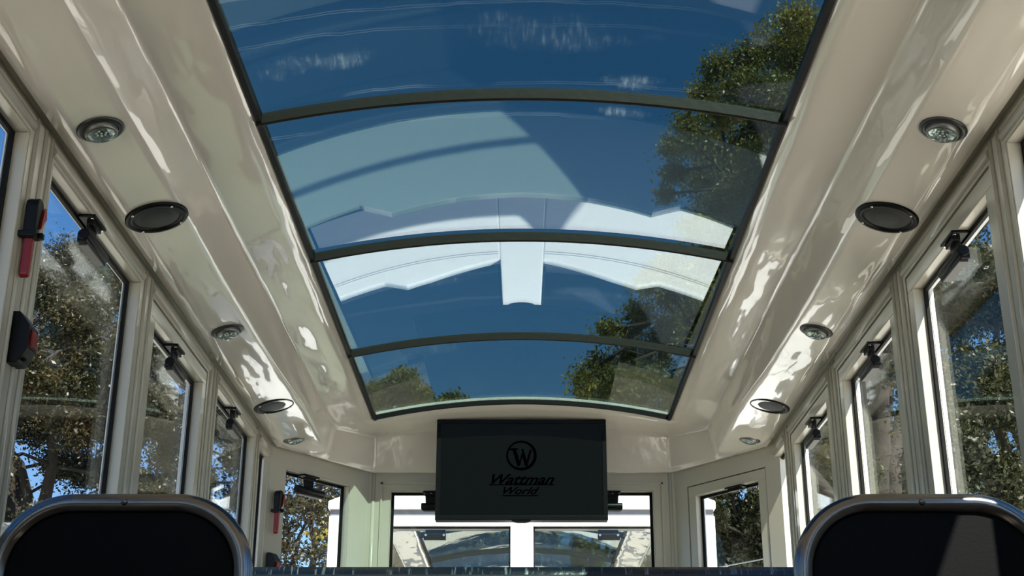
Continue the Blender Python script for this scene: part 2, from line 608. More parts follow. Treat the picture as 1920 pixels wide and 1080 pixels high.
def arch_strip(mb, y0, y1, zb, zt, x_half=SKY_X, n=64, hump=0.0):
    xs = [-x_half + 2 * x_half * i / n for i in range(n + 1)]
    for i in range(n):
        pass
    v = []
    for x in xs:
        z = arch(x)
        v += [(x, y0, z + zb), (x, (y0 + y1) / 2, z + zb - hump), (x, y1, z + zb), (x, y1, z + zt), (x, y0, z + zt)]
    f = [(0, 1, 2, 3, 4), tuple(len(v) - 5 + k for k in (4, 3, 2, 1, 0))]
    for i in range(n):
        for k in range(5):
            m = (k + 1) % 5
            f.append((i * 5 + k, i * 5 + m, (i + 1) * 5 + m, (i + 1) * 5 + k))
    mb.add(v, f, False)


arch_strip(sky_win, SKY_Y1 - .010, SKY_Y1 + .001, -.002, .016)
arch_strip(sky_win, SKY_Y0 - .001, SKY_Y0 + .02, -.004, .02)
sky_win_o = struct(sky_win.build('window_1', M['rubber']), 'long arched glass roof of blue tinted panes with black bars', 'window')


def roof_panes(parent, ymap=lambda y: y, mat=None, ys=(5.12, 4.30, 3.44, 2.63, 1.80), tilts=(0, -.0040, .0040, 0.0)):
    for k in range(len(ys) - 1):
        ya, yb = ys[k + 1], ys[k]
        t = tilts[k] if k < len(tilts) else 0
        mb = MB()
        n = 40
        v = []
        for zt in (.008, .013):
            for y in (ya, yb):
                dz = zt + t * (y - (ya + yb) / 2)
                for i in range(n + 1):
                    x = -SKY_X + 2 * SKY_X * i / n
                    v.append((x, ymap(y), arch(x) + dz))
        q = n + 1
        f = []
        for i in range(n):
            f.append((i, i + 1, q + i + 1, q + i))
            f.append((2 * q + i, 3 * q + i, 3 * q + i + 1, 2 * q + i + 1))
        mb.add(v, f, True)
        # edges
        b = len(mb.v) - len(v)
        for i in range(n):
            mb.f.append([b + i, b + 2 * q + i, b + 2 * q + i + 1, b + i + 1]); mb.s.append(False)
            mb.f.append([b + q + i, b + q + i + 1, b + 3 * q + i + 1, b + 3 * q + i]); mb.s.append(False)
        mb.f.append([b, b + q, b + 3 * q, b + 2 * q]); mb.s.append(False)
        mb.f.append([b + n, b + 2 * q + n, b + 3 * q + n, b + q + n]); mb.s.append(False)
        # flat edges must not bend the shading of the sheets: split them off
        o = mb.build('roof_pane', mat, parent)
        e = o.modifiers.new('edges', 'EDGE_SPLIT')
        e.split_angle = radians(40)


roof_panes(sky_win_o, mat=M['tint'])
for yb in (4.30, 3.44, 2.63):
    mb = MB()
    arch_strip(mb, yb - .006, yb + .006, -.008, .017, hump=.002)
    mb.build('roof_bar', M['bar'], sky_win_o)


# ------------------------------------------------------------------ walls with window openings
def wall_map(P0, P1, out):
    """local (s along the wall, t outwards, z) to the wagon"""
    P0, P1 = Vector((*P0, 0)), Vector((*P1, 0))
    d = (P1 - P0).normalized()
    nrm = Vector((-d.y, d.x, 0))
    if nrm.dot(Vector((*out, 0))) < 0:
        nrm = -nrm

    def xf(s, t, z):
        p = P0 + d * s + nrm * t
        return (p.x, p.y, z)
    return xf, (P1 - P0).length


WALL_T = .046
SILL = .47
ZTOP = 1.300


def wall(name, xf, length, opens, label, ribs=(), rail=True, s_start=0.0, sill_poly=None):
    """opens: (s0, s1, z0, z1); solid wall left between them"""
    mb = MB(xf)
    opens = sorted(opens)
    zs = min([o[2] for o in opens]) if opens else SILL
    cur = s_start
    for s0, s1, z0, z1 in opens:
        mb.box(cur, s0, 0, WALL_T, -H, ZTOP)
        mb.box(s0, s1, 0, WALL_T, z1, ZTOP)
        if sill_poly is None:
            mb.box(s0, s1, 0, WALL_T, -H, z0)
        cur = s1
    mb.box(cur, length, 0, WALL_T, -H, ZTOP)
    if sill_poly:
        mb.prism(sill_poly, 'y', 0, WALL_T)
    # half-round beads on the posts
    for s in ribs:
        n = 8
        poly = [(s + .0075 * cos(pi + pi * k / n), .0055 * sin(pi + pi * k / n)) for k in range(n + 1)]
        mb.prism([(p[0], p[1]) for p in poly], 'z', SILL - .25, 1.245, smooth=True)
    if rail:
        for s0, s1, z0, z1 in opens:
            poly = [(.004 + .012 * cos(a), 1.224 + .012 * sin(a)) for a in [pi / 2 + pi * k / 8 for k in range(9)]]
            mb.prism(poly, 'x', s0 - .012, s1 + .012, smooth=True)
    return struct(mb.build(name, M['wall']), label, 'wall')


WIN_N = [1]


def latch(parent, xf, sm, zt, wide=False, short=False):
    """black sash latch hanging from the head of a window"""
    mb = MB(xf)
    pw, aw, ad = (.067, .060, .056) if wide else ((.042, .034, .020) if short else (.042, .028, .056))
    mb.box(sm - pw, sm + pw, -.012, .026, zt - .008, zt - .0005)
    mb.prism([(sm - aw, zt - .006), (sm + aw, zt - .006), (sm + aw - .004, zt - ad), (sm - aw + .004, zt - ad)], 'y', .004, .011)
    mb.box(sm - aw, sm + aw, -.006, .011, zt - .020, zt - .006)
    o = mb.build('latch', M['black'], parent, bevel=.002)
    if short:
        return o
    mb = MB(xf)
    mb.box(sm - .072, sm + .072, -.010, .012, zt - .080, zt - .056)
    mb.tube([(sm - .074, -.002, zt - .062), (sm + .074, -.002, zt - .062)], .0135, 14)
    mb.build('clamp_bar', M['black'], o, bevel=.003)
    mb = MB(xf)
    mb.box(sm - .060, sm + .060, -.009, .010, zt - .0835, zt - .080)
    mb.build('grey_strip', M['clip_grey'], o)
    for ds in (-.034, .034):
        mb = MB(xf)
        mb.cyl((sm + ds, -.004, zt - .008), (sm + ds, -.004, zt - .0105), .0035, 10)
        mb.build('screw', M['screw'], o)
    return o


def window(xf, s0, s1, z0, z1, label, framed=False, with_latch=True, latch_at=None, extra=None, wide=False, short=False):
    """cream reveal, black gasket, clear pane, outer frame; framed adds an inner sash frame 45 mm wide"""
    WIN_N[0] += 1
    nm = 'window_%d' % WIN_N[0]
    mb = MB(xf)
    if framed:
        mb.ring(s0 + .004, s1 - .004, z0 + .004, z1 - .004, .040, .002, .042)
        a0, a1, b0, b1 = s0 + .044, s1 - .044, z0 + .044, z1 - .044
    else:
        mb.ring(s0, s1, z0, z1, .003, .001, .040)
        a0, a1, b0, b1 = s0 + .003, s1 - .003, z0 + .003, z1 - .003
    root = struct(mb.build(nm, M['wall'], bevel=.0015), label, 'window')
    g = MB(xf)
    g.ring(a0 - .001, a1 + .001, b0 - .001, b1 + .001, .012, .0285, .0365)
    g.build('gasket', M['rubber'], root)
    p = MB(xf)
    p.box(a0 - .002, a1 + .002, .0366, .0406, b0 - .002, b1 + .002)
    p.build('glass_pane', M['glass'], root)
    f = MB(xf)
    if framed:
        f.ring(s0 + .001, s1 - .001, z0 + .001, z1 - .001, .0445, .0425, .052)
    else:
        f.ring(s0 + .001, s1 - .001, z0 + .001, z1 - .001, .005, .0425, .0455)
    f.build('outer_frame', M['white'], root)
    if with_latch:
        for sm in (latch_at or [(s0 + s1) / 2 - .047]):
            latch(root, xf, sm, b1, wide, short)
    if extra:
        extra(root, xf, a0, a1, b0, b1)
    return root


side_windows = {
    -1: [('W', 1.66, 2.300, False), ('A', 2.438, 3.103, False), ('B', 3.222, 3.862, True), ('C', 4.008, 4.627, False), ('D', 4.717, 4.925, False)],
    1: [('W', 1.66, 2.345, False), ('A', 2.446, 3.082, True), ('B', 3.208, 3.842, True), ('C', 3.982, 4.602, True), ('D', 4.718, 4.936, False)]}
wlab = {
    (-1, 'W'): 'left side window cut by the picture edge, behind the nearest post',
    (-1, 'A'): 'tall left side window right of the red hammer, nearest of the left row',
    (-1, 'B'): 'framed left side window, second beyond the red hammer post',
    (-1, 'C'): 'unframed left side window below the farther left speaker',
    (-1, 'D'): 'narrow left side window beside the far hammer post',
    (1, 'W'): 'right side window cut by the picture edge, nearest the viewer',
    (1, 'A'): 'tall right side window in a frame, above the right seat, widest in view',
    (1, 'B'): 'framed right side window, second from the right edge',
    (1, 'C'): 'framed right side window beside the farther right speaker',
    (1, 'D'): 'narrow right side window next to the slanted corner'}
for sgn, side in ((-1, 'left'), (1, 'right')):
    y_start = -2.0
    xf, L = wall_map((sgn * .95, y_start), (sgn * .95, 4.945), (sgn, 0))
    zo = 1.205
    rear = [('r1', .88, 1.52, False), ('r2', .10, .74, False), ('r3', -.68, -.04, False)]
    allw = rear + side_windows[sgn]
    opens = [(a - y_start, b - y_start, SILL if k != 'W' or True else 0, zo) for k, a, b, fr in allw]
    ribs = []
    ss = sorted((a, b) for k, a, b, fr in allw)
    for (a, b), (c, d) in zip(ss, ss[1:]):
        m = (b + c) / 2 - y_start
        wd = (c - b)
        ribs += [m - wd * .30, m + wd * .05, m + wd * .32] if wd > .12 else [m - wd * .2, m + wd * .25]
    wall('wall_' + side, xf, L, opens, 'glossy cream %s wall with beaded window posts' % side, ribs)
    for k, a, b, fr in allw:
        if k[0] == 'r':
            lab = '%s side window behind the viewer' % side
        else:
            lab = wlab[(sgn, k)]
        window(xf, a - y_start, b - y_start, SILL, zo, lab, framed=fr, with_latch=k in 'ABC')

# outer roof edge over the side windows
for sgn, k in ((-1, 3), (1, 4)):
    mb = MB()
    xa, xb = sorted((sgn * .994, sgn * 1.026))
    mb.box(xa, xb, -2.0, 4.96, 1.203 if sgn > 0 else 1.262, 1.345)
    struct(mb.build('trim_%d' % k, M['white'], bevel=.004), 'white outer roof edge above the %s windows' % ('left' if sgn < 0 else 'right'), 'moulding')

mb = MB()  # unseen slabs added to stop sun leaking in above the ceiling lip
for sgn in (-1, 1):
    mb.prism([(sgn * .600, 1.412), (sgn * 1.026, 1.338), (sgn * 1.026, 1.352), (sgn * .600, 1.426)], 'y', -2.05, 4.95)
    mb.prism([(sgn * .60, 4.95), (sgn * 1.02, 4.95), (sgn * .67, 5.385), (sgn * .60, 5.385)], 'z', 1.404, 1.418)
struct(mb.build('trim_6', M['white']), 'white outer roof skin added above the ceiling panels to block leaking sun', 'roof')

# slanted corner walls
for sgn, side in ((-1, 'front_left'), (1, 'front_right')):
    xf, L = wall_map((sgn * .95, 4.93), (sgn * .625, 5.373), (sgn, 1))
    if sgn < 0:
        op = (.085, .438, .47, 1.175)
    else:
        op = (.045, .478, .47, 1.175)
    n0 = side.replace('_', ' ')
    wall('wall_' + side, xf, L, [op], 'slanted cream corner wall at the %s' % n0, ribs=(), s_start=-.03, rail=False)

    def rod(root, xf, a0, a1, b0, b1):
        m = MB(xf)
        m.box(a0, a1, .0300, .0330, .838, .842)
        m.build('glass_edge', M['screw'], root)
    window(xf, *op, 'slanted corner window at the %s beside the dark screen' % n0, framed=sgn > 0, extra=rod if sgn > 0 else None, short=sgn > 0)

# front wall
FY = 5.375
xf, L = wall_map((-.64, FY), (.64, FY), (0, 1))
op = (.64 - .536, .64 + .536, .41, 1.173)


def cx_(x):
    return .64 + x


SILLP = [(cx_(-.537), -H), (cx_(.537), -H), (cx_(.537), .425), (cx_(.39), .415), (cx_(.32), .488), (cx_(.16), .470), (cx_(0), .463), (cx_(-.16), .470), (cx_(-.32), .488), (cx_(-.39), .415), (cx_(-.537), .425)]
wall('wall_front', xf, L, [op], 'cream front wall with a wide window behind the screen', ribs=(.035, L - .035), rail=False, sill_poly=SILLP)
window(xf, *op, 'wide front window half hidden by the dark screen', latch_at=[.64 - .335, .64 + .335], wide=True)
mb = MB()
for sx in (-1, 1):       # thin frame lines around the front window
    mb.box(sx * .572 - .004, sx * .572 + .004, FY - .006, FY, .30, 1.206)
mb.box(-.576, .576, FY - .006, FY, 1.198, 1.206)
struct(mb.build('trim_1', M['wall']), 'thin cream moulding around the front window', 'moulding')

mb = MB(xf)
mb.prism([(p[0], max(p[1], .02)) for p in SILLP], 'y', -.008, -.0005)  # added white sheet, keeps the sunlit wall bright as mirrored in the roof
struct(mb.build('trim_2', M['white']), 'white panel added below the front window to brighten its roof reflection', 'panel')

# rear wall, behind the viewer
xf, L = wall_map((-1.03, -2.0), (1.03, -2.0), (0, -1))
wall('wall_rear', xf, L, [(.35, 1.71, SILL, 1.18)], 'cream rear wall behind the viewer', rail=False)
window(xf, .35, 1.71, SILL, 1.18, 'rear window behind the viewer', with_latch=False)


# ------------------------------------------------------------------ ceiling lights and speakers
PANEL_TILT = math.atan2(1.277 - 1.238, .93 - .788)


def panel_point(sgn, x, y):
    return (sgn * x, y, 1.238 + (.93 - x) / (.93 - .788) * (1.277 - 1.238) + H - .001)


def make_light():
    t = thing('ceiling_light', '', 'light', (0, 0, 0), 'round ceiling lights along both sides')
    mb = MB()
    mb.lathe([(.0475, .002), (.0475, -.0015), (.045, -.004), (.040, -.0055), (.0365, -.005), (.034, -.003), (.034, .002)], 44)
    mb.build('bezel', M['darkring'], t, local=True)
    mb = MB()
    mb.lathe([(.0345, .000), (.0335, -.009), (.0315, -.0135), (.0285, -.015), (.0275, -.013), (.0275, .000)], 44)
    mb.build('collar', M['grey_metal'], t, local=True)
    mb = MB()
    mb.lathe([(.0275, -.010), (.024, -.008), (.018, -.003), (.010, .002), (.0001, .004)], 36)
    mb.build('reflector', M['reflector'], t, local=True)
    mb = MB()
    mb.lathe([(.0278, -.0135), (.026, -.0168), (.021, -.0195), (.013, -.0212), (.0001, -.022)], 36)
    mb.build('lens', M['lens'], t, local=True)
    mb = MB()
    for k in range(7):
        a = 2 * pi * k / 7
        r = .010 if k < 6 else 0
        mb.lathe([(.0001, -.0125), (.0025, -.0115), (.003, -.009), (.003, -.005)], 8, (r * cos(a), r * sin(a), 0))
    mb.build('lamp_cluster', M['screw'], t, local=True)
    return t


def make_speaker():
    t = thing('ceiling_speaker', '', 'speaker', (0, 0, 0), 'round black ceiling speakers')
    mb = MB()
    mb.lathe([(.0725, .001), (.0725, -.003), (.070, -.006), (.063, -.0075), (.0575, -.0065), (.055, -.0035), (.0535, .000)], 56)
    mb.build('rim', M['black'], t, local=True)
    mb = MB()
    mb.lathe([(.0545, -.002), (.045, -.0045), (.03, -.0065), (.015, -.0075), (.0001, -.008)], 48)
    mb.build('grille', M['grille'], t, local=True)
    for k in range(4):
        a = pi / 4 + k * pi / 2
        mb = MB()
        mb.lathe([(.0032, -.006), (.0030, -.0082), (.0015, -.0092), (.0001, -.0094)], 10, (.064 * cos(a), .064 * sin(a), 0))
        mb.build('screw', M['screw'], t, local=True)
    return t


LX = .849
order = {2.395: 'nearest', 3.636: 'middle', 4.862: 'farthest'}
L0 = make_light()
first = True
for sgn, side in ((-1, 'left'), (1, 'right')):
    for y, nm in order.items():
        extra = {2.395: 'before the first speaker', 3.636: 'between the two speakers', 4.862: 'by the slanted corner'}[y]
        lab = '%s round ceiling light on the %s side, %s' % (nm, side, extra)
        loc, rot = panel_point(sgn, LX, y), (0, -PANEL_TILT if sgn < 0 else PANEL_TILT, 0)
        if first:
            L0.location, L0.rotation_euler, L0['label'] = loc, rot, lab
            first = False
        else:
            copy_thing(L0, loc, rot, lab)
S0 = make_speaker()
first = True
for sgn, side in ((-1, 'left'), (1, 'right')):
    for y, nm in ((2.830, 'nearer larger looking'), (4.413, 'farther smaller looking')):
        lab = '%s black round speaker in the %s ceiling panel' % (nm, side)
        loc, rot = panel_point(sgn, LX - .002, y), (0, -PANEL_TILT if sgn < 0 else PANEL_TILT, 0)
        if first:
            S0.location, S0.rotation_euler, S0['label'] = loc, rot, lab
            first = False
        else:
            copy_thing(S0, loc, rot, lab)

# ------------------------------------------------------------------ screen with its logo
TY = 5.20
TX0, TX1, TZ0, TZ1 = -.341, .338, 1.018, 1.424
t = thing('screen', 'black flat screen showing a round emblem and dark lettering, on the front wall', 'television', (0, TY, TZ0 + H))
tcx = (TX0 + TX1) / 2
mb = MB()
mb.box(TX0, TX1, TY + .006, TY + .055, TZ0, TZ1)
mb.build('casing', M['black'], t, bevel=.004)
mb = MB()
for a in (0,):
    bz = .018
    mb.box(TX0, TX1, TY, TY + .0062, TZ1 - bz, TZ1)
    mb.box(TX0, TX1, TY, TY + .0062, TZ0, TZ0 + bz)
    mb.box(TX0, TX0 + bz, TY, TY + .0062, TZ0 + bz, TZ1 - bz)
    mb.box(TX1 - bz, TX1, TY, TY + .0062, TZ0 + bz, TZ1 - bz)
mb.build('bezel', M['black'], t, bevel=.0015)
mb = MB()
mb.box(TX0 + bz, TX1 - bz, TY + .003, TY + .0064, TZ0 + bz, TZ1 - bz)
mb.build('display', M['screen'], t)
mb = MB()
mb.prism([(tcx + .040 * cos(pi + pi * k / 14), TZ0 + .001 + .011 * sin(pi + pi * k / 14)) for k in range(15)], 'y', TY + .002, TY + .02)
mb.build('sensor', M['black'], t)
mb = MB()
mb.box(-.12, .12, TY + .055, TY + .075, 1.10, 1.34)
mb.box(-.05, .05, TY + .075, FY - .052, 1.20, 1.30)
mb.box(-.10, .10, FY - .052, FY - .002, 1.19, 1.31)
mb.build('wall_bracket', M['black'], t)
SY = TY + .0024
PXM = .679 / 318.0          # metres of screen per pixel of the photograph


def sp(u, v):
    """photograph pixel on the screen face to its x, z there"""
    return (TX0 + (u - 818) * PXM, TZ1 - (v - 787) * (TZ1 - TZ0) / 188.5)


def slab(name, polys, mat, thick=.0006):
    mb = MB()
    for poly in polys:
        mb.prism(poly, 'y', SY, SY + thick)
    return mb.build(name, mat, t)


ex, ez = sp(977, 855.5)
R1, R2 = 28.5 * PXM, 24.0 * PXM
mb = MB()
n = 64
v = []
for yy in (SY, SY + .0006):
    for k in range(n):
        a = 2 * pi * k / n
        v.append((ex + R1 * cos(a), yy, ez + R1 * sin(a)))
    for k in range(n):
        a = 2 * pi * k / n
        v.append((ex - .0025 + R2 * cos(a), yy, ez + .0015 + R2 * sin(a)))
f = []
for k in range(n):
    m = (k + 1) % n
    f += [(k, m, n + m, n + k), (2 * n + k, 3 * n + k, 3 * n + m, 2 * n + m), (k, 2 * n + k, 2 * n + m, m), (n + k, n + m, 3 * n + m, 3 * n + k)]
mb.add(v, f)
mb.build('emblem_ring', M['ink_brown'], t)
Wp = [(-23, -14), (-7, -14), (-6, -12), (-10, -11), (-3.5, 10), (1.5, -8), (0, -13), (3.5, -13), (9.5, 9), (15.5, -11), (19.5, -11),
      (11, 20), (6.5, 20), (1.5, 2), (-3, 20), (-8, 20), (-16.5, -10), (-22, -10)]
slab('emblem_letter', [[(ex + a * PXM, ez - b * PXM) for a, b in Wp]], M['ink_brown'])


def text(body, u0, u1, vtop, vbot, mat, shear, name, off=0.02):
    c = bpy.data.curves.new(name, 'FONT')
    c.body = body
    c.shear = shear
    c.offset = off
    c.extrude = 0.0
    c.fill_mode = 'FRONT'
    o = bpy.data.objects.new(name, c)
    COL.objects.link(o)
    dg = bpy.context.evaluated_depsgraph_get()
    me = bpy.data.meshes.new_from_object(o.evaluated_get(dg))
    bpy.data.objects.remove(o)
    bpy.data.curves.remove(c)
    P = np.array([vv.co[:] for vv in me.vertices])
    lo, hi = P.min(0), P.max(0)
    xa, za = sp(u0, vbot)
    xb, zb = sp(u1, vtop)
    w = Vector(t['_w'])
    for vv in me.vertices:
        x = xa + (vv.co.x - lo[0]) / (hi[0] - lo[0]) * (xb - xa)
        z = za + (vv.co.y - lo[1]) / (hi[1] - lo[1]) * (zb - za)
        vv.co = (x - w.x, SY + .0002 - w.y, z + H - w.z)
    bm = bmesh.new()
    bm.from_mesh(me)
    r = bmesh.ops.extrude_face_region(bm, geom=bm.faces[:])
    bmesh.ops.translate(bm, vec=(0, .0005, 0), verts=[g for g in r['geom'] if isinstance(g, bmesh.types.BMVert)])
    bmesh.ops.recalc_face_normals(bm, faces=bm.faces)
    bm.to_mesh(me)
    bm.free()
    me.materials.clear()
    me.materials.append(mat)
    ob = bpy.data.objects.new(name, me)
    COL.objects.link(ob)
    ob.parent = t
    return ob


text('Wattman', 921, 1038, 890.5, 910, M['ink'], 0.5, 'lettering', .022)
slab('lettering_underline', [[sp(916, 911.2), sp(1036, 911.2), sp(1038, 909.2), sp(918, 909.2)]], M['ink'])
text('World', 943, 1011, 914.5, 928, M['ink_brown'], 0.5, 'lettering', .02)
slab('lettering_underline', [[sp(940, 931.5), sp(1006, 931.5), sp(1009, 929.5), sp(943, 929.5)]], M['ink_brown'])


# ------------------------------------------------------------------ emergency hammers and call boxes on the left posts
def hammer(loc, rz, label):
    """head up, mounted with its back on the local x = 0 plane"""
    t = thing('emergency_hammer', label, 'hammer', (loc[0], loc[1], loc[2] + H), 'emergency hammers on the left posts', (0, 0, rz))
    mb = MB()     # black head and upper shaft
    mb.prism([(-.016, .062), (-.014, .074), (-.004, .081), (.010, .079), (.020, .068), (.026, .050),
              (.022, .042), (.010, .030), (.006, -.004), (-.014, -.004)], 'x', .006, .030)
    mb.build('hammer_head', M['black'], t, local=True, bevel=.003)
    mb = MB()
    mb.prism([(-.010, .004), (.006, .004), (.004, -.076), (-.002, -.082), (-.010, -.076)], 'x', .008, .026)
    mb.build('handle', M['red'], t, local=True, bevel=.003)
    mb = MB()
    mb.prism([(.010, .030), (.028, .050), (.020, .070), (.012, .062), (.004, .02)], 'x', .0302, .034)
    mb.build('red_blade', M['red'], t, local=True)
    mb = MB()
    mb.box(-.001, .034, -.020, .012, -.002, .010)
    mb.box(.024, .042, -.004, .008, -.002, .010)
    mb.build('clip', M['black'], t, local=True, bevel=.002)
    return t


def call_box(loc, rz, label):
    t = thing('alarm_box', label, 'box', (loc[0], loc[1], loc[2] + H), 'alarm boxes on the left posts', (0, 0, rz))
    mb = MB()
    mb.prism([(-.001, .050), (.014, .050), (.036, .022), (.036, -.022), (.020, -.050), (-.001, -.050)], 'y', -.024, .024)
    mb.build('housing', M['black'], t, local=True, bevel=.002)
    mb = MB()
    mb.prism([(.0345, .017), (.041, .014), (.041, -.014), (.0345, -.018)], 'y', -.014, .014)
    mb.build('red_button', M['red'], t, local=True, bevel=.002)
    mb = MB()
    mb.cyl((.026, -.006, -.0385), (.029, -.006, -.043), .004, 10)
    mb.build('screw', M['rubber'], t, local=True)
    return t


hammer((-.95, 2.328, .992), 0, 'red and black emergency hammer on the nearest left post')
call_box((-.95, 2.362, .800), 0, 'black box with a red button under the nearest hammer')
DR = -math.atan2(.325, .443)
hammer((-.928, 4.950, .998), DR * .5, 'small looking far red hammer beside the left corner window')
call_box((-.930, 4.950, .795), DR * .6, 'black box below the far hammer, just over the bench back')


# ------------------------------------------------------------------ seats
def seat(cx, label):
    yb = 2.0
    t = thing('bus_seat', label, 'seat', (cx, yb - .25, 0), 'black seats with steel tube frames')
    r = .0152
    hw, ztop, rad = .197 - r, .431 - r, .105
    path = []
    path.append((cx - hw - .006, yb + .02, -.25))
    path.append((cx - hw - .003, yb + .01, .10))
    for k in range(17):
        a = pi - (pi / 2) * k / 16
        path.append((cx - hw + rad + rad * cos(a), yb, ztop - rad + rad * sin(a)))
    for k in range(17):
        a = pi / 2 - (pi / 2) * k / 16
        path.append((cx + hw - rad + rad * cos(a), yb, ztop - rad + rad * sin(a)))
    path.append((cx + hw + .003, yb + .01, .10))
    path.append((cx + hw + .006, yb + .02, -.25))
    mb = MB()
    mb.tube(path, r, 18, up=Vector((0, 1, 0)))
    mb.build('frame', M['steel'], t)
    # back panel inside the tube, seen from behind
    poly = []
    hw2, zt2, rad2 = hw - r * .55, ztop - r * .55, rad - r * .4
    for k in range(15):
        a = pi - (pi / 2) * k / 14
        poly.append((cx - hw2 + rad2 + rad2 * cos(a), zt2 - rad2 + rad2 * sin(a)))
    for k in range(15):
        a = pi / 2 - (pi / 2) * k / 14
        poly.append((cx + hw2 - rad2 + rad2 * cos(a), zt2 - rad2 + rad2 * sin(a)))
    poly += [(cx + hw2 + .003, -.20), (cx - hw2 - .003, -.20)]
    mb = MB()
    mb.prism(poly, 'y', yb - .004, yb + .030)
    mb.build('backrest', M['black_soft'], t, bevel=.006)
    mb = MB()
    zs = ztop + .002
    mb.lathe([(.0001, .0045), (.0025, .0042), (.0045, .0025), (.0052, -.001)], 14)
    o = mb
    sv = [(cx + p[0], yb - r - .001 - p[2] + .001, zs - .002 + p[1]) for p in mb.v]
    mb.v = sv
    mb.build('screw', M['steel'], t)
    mb = MB()
    mb.box(cx - .19, cx + .19, yb + .04, yb + .44, -.20, -.12)
    mb.build('cushion', M['cushion'], t, bevel=.025, segs=4)
    for sx in (-1, 1):
        mb = MB()
        mb.tube([(cx + sx * .16, yb + .10, -.20), (cx + sx * .17, yb + .08, -H)], .014, 12)
        mb.build('leg', M['steel'], t)
        mb = MB()
        mb.tube([(cx + sx * .16, yb + .38, -.20), (cx + sx * .17, yb + .40, -H)], .014, 12)
        mb.build('leg', M['steel'], t)
    return t


seat(-.597, 'black backed seat with a bent steel tube frame at the lower left')
seat(.601, 'black backed seat with a sunlit patch and steel tube at the lower right')

t = thing('bench_seat', 'dark scratched vinyl bench back running across behind the two steel framed seats', 'bench', (0, 2.95, 0))
mb = MB()
prof = [(2.845, .02), (2.845, .425), (2.850, .449), (2.862, .460), (2.885, .462), (2.905, .453), (2.915, .430), (2.915, .02)]
mb.prism(prof, 'x', -.86, .86, smooth=True)
mb.build('backrest', M['vinyl'], t)
mb = MB()
mb.tube([(-.86, 2.842, .437), (.86, 2.842, .437)], .004, 8)
mb.build('piping', M['cushion'], t)
mb = MB()
mb.box(-.86, .86, 2.90, 3.32, -.20, -.10)
mb.build('cushion', M['tan'], t, bevel=.03, segs=4)
mb = MB()
mb.box(-.84, .84, 2.86, 3.25, -H, -.20)
mb.build('base', M['grey_strip'], t)
mb = MB()
mb.box(-.80, .80, 2.85, 2.91, -.22, .03)
mb.build('back_support', M['grey_strip'], t)

t = thing('bench_seat', 'low dark bench against the front wall, only mirrored in the glass roof', 'bench', (0, 5.1, 0))
mb = MB()
mb.box(-.58, .58, 5.27, 5.36, -.16, .07)
mb.build('backrest', M['cushion'], t, bevel=.02, segs=4)
mb = MB()
mb.box(-.58, .58, 4.80, 5.30, -.25, -.15)
mb.build('cushion', M['cushion'], t, bevel=.03, segs=4)
mb = MB()
mb.box(-.56, .56, 4.90, 5.33, -H, -.25)
mb.build('base', M['grey_strip'], t)

# ------------------------------------------------------------------ next wagon of the train, in front
NY = 6.50
t = thing('train_wagon', 'white rear end of the next wagon seen through the front window', 'wagon', (0, NY + 2.2, -.55))
WZ1, WZ0 = 1.243, .47
HWX = .945
mb = MB()
NT = .06


def roofz(x):
    return 1.385 + .085 * (1 - (x / HWX) ** 2)


# face: strips around the two windows
mb.box(-.056, .056, NY, NY + NT, -.45, WZ1)                       # middle post
mb.box(-HWX, -.76, NY, NY + NT, -.45, WZ1)
mb.box(.76, HWX, NY, NY + NT, -.45, WZ1)
for sx in (-1, 1):
    poly = [(sx * .056, -.45), (sx * .76, -.45), (sx * .76, .300), (sx * .37, .300), (sx * .315, .350), (sx * .24, .335), (sx * .056, .270)]
    mb.prism(poly, 'y', NY, NY + NT)
mb.box(-HWX, HWX, NY, NY + NT, WZ1, 1.293)
mb.build('end_wall', M['white'], t, bevel=.004)
mb = MB()
mb.box(-HWX + .004, HWX - .004, NY + .012, NY + NT, 1.293, 1.325)
mb.build('gutter_strip', M['grey_strip'], t)
mb = MB()
n = 20
poly = [(-HWX - .006, 1.325)] + [(HWX + .006, 1.325)] + [((HWX + .006) - 2 * (HWX + .006) * k / n, roofz(HWX - 2 * HWX * k / n) - (.02 if k in (0, n) else 0)) for k in range(n + 1)]
mb.prism(poly, 'y', NY - .012, NY + .11)
mb.build('roof_cap', M['white'], t, bevel=.006)
mb = MB()
for z in (.225, .237):
    mb.box(-.93, -.060, NY - .0015, NY + .004, z, z + .002)
    mb.box(.060, .93, NY - .0015, NY + .004, z, z + .002)
mb.build('panel_seam', M['grey_strip'], t)
for sx in (-1, 1):
    mb = MB()
    mb.box(min(sx * .05, sx * .77), max(sx * .05, sx * .77), NY + .030, NY + .034, .25, WZ1 + .01)
    mb.build('rear_window', M['glass'], t)
    mb = MB()
    a, b = min(sx * .056, sx * .76), max(sx * .056, sx * .76)
    mb.box(a, b, NY + .024, NY + .030, WZ1 - .008, WZ1)
    mb.box(a, a + .008, NY + .024, NY + .030, .30, WZ1 - .008)
    mb.box(b - .008, b, NY + .024, NY + .030, .30, WZ1 - .008)
    mb.build('gasket', M['rubber'], t)
    c = sx * .425
    mb = MB()
    mb.box(c - .054, c + .054, NY + .004, NY + .029, 1.178, 1.206)
    mb.box(c - .050, c + .050, NY + .055, NY + .072, 1.206, 1.235)
    lo = mb.build('latch', M['black'], t, bevel=.002)
    for ds in (-.044, .044):
        mb = MB()
        mb.cyl((c + ds, NY + .0045, 1.199), (c + ds, NY + .001, 1.199), .006, 10)
        mb.build('screw', M['screw'], lo)
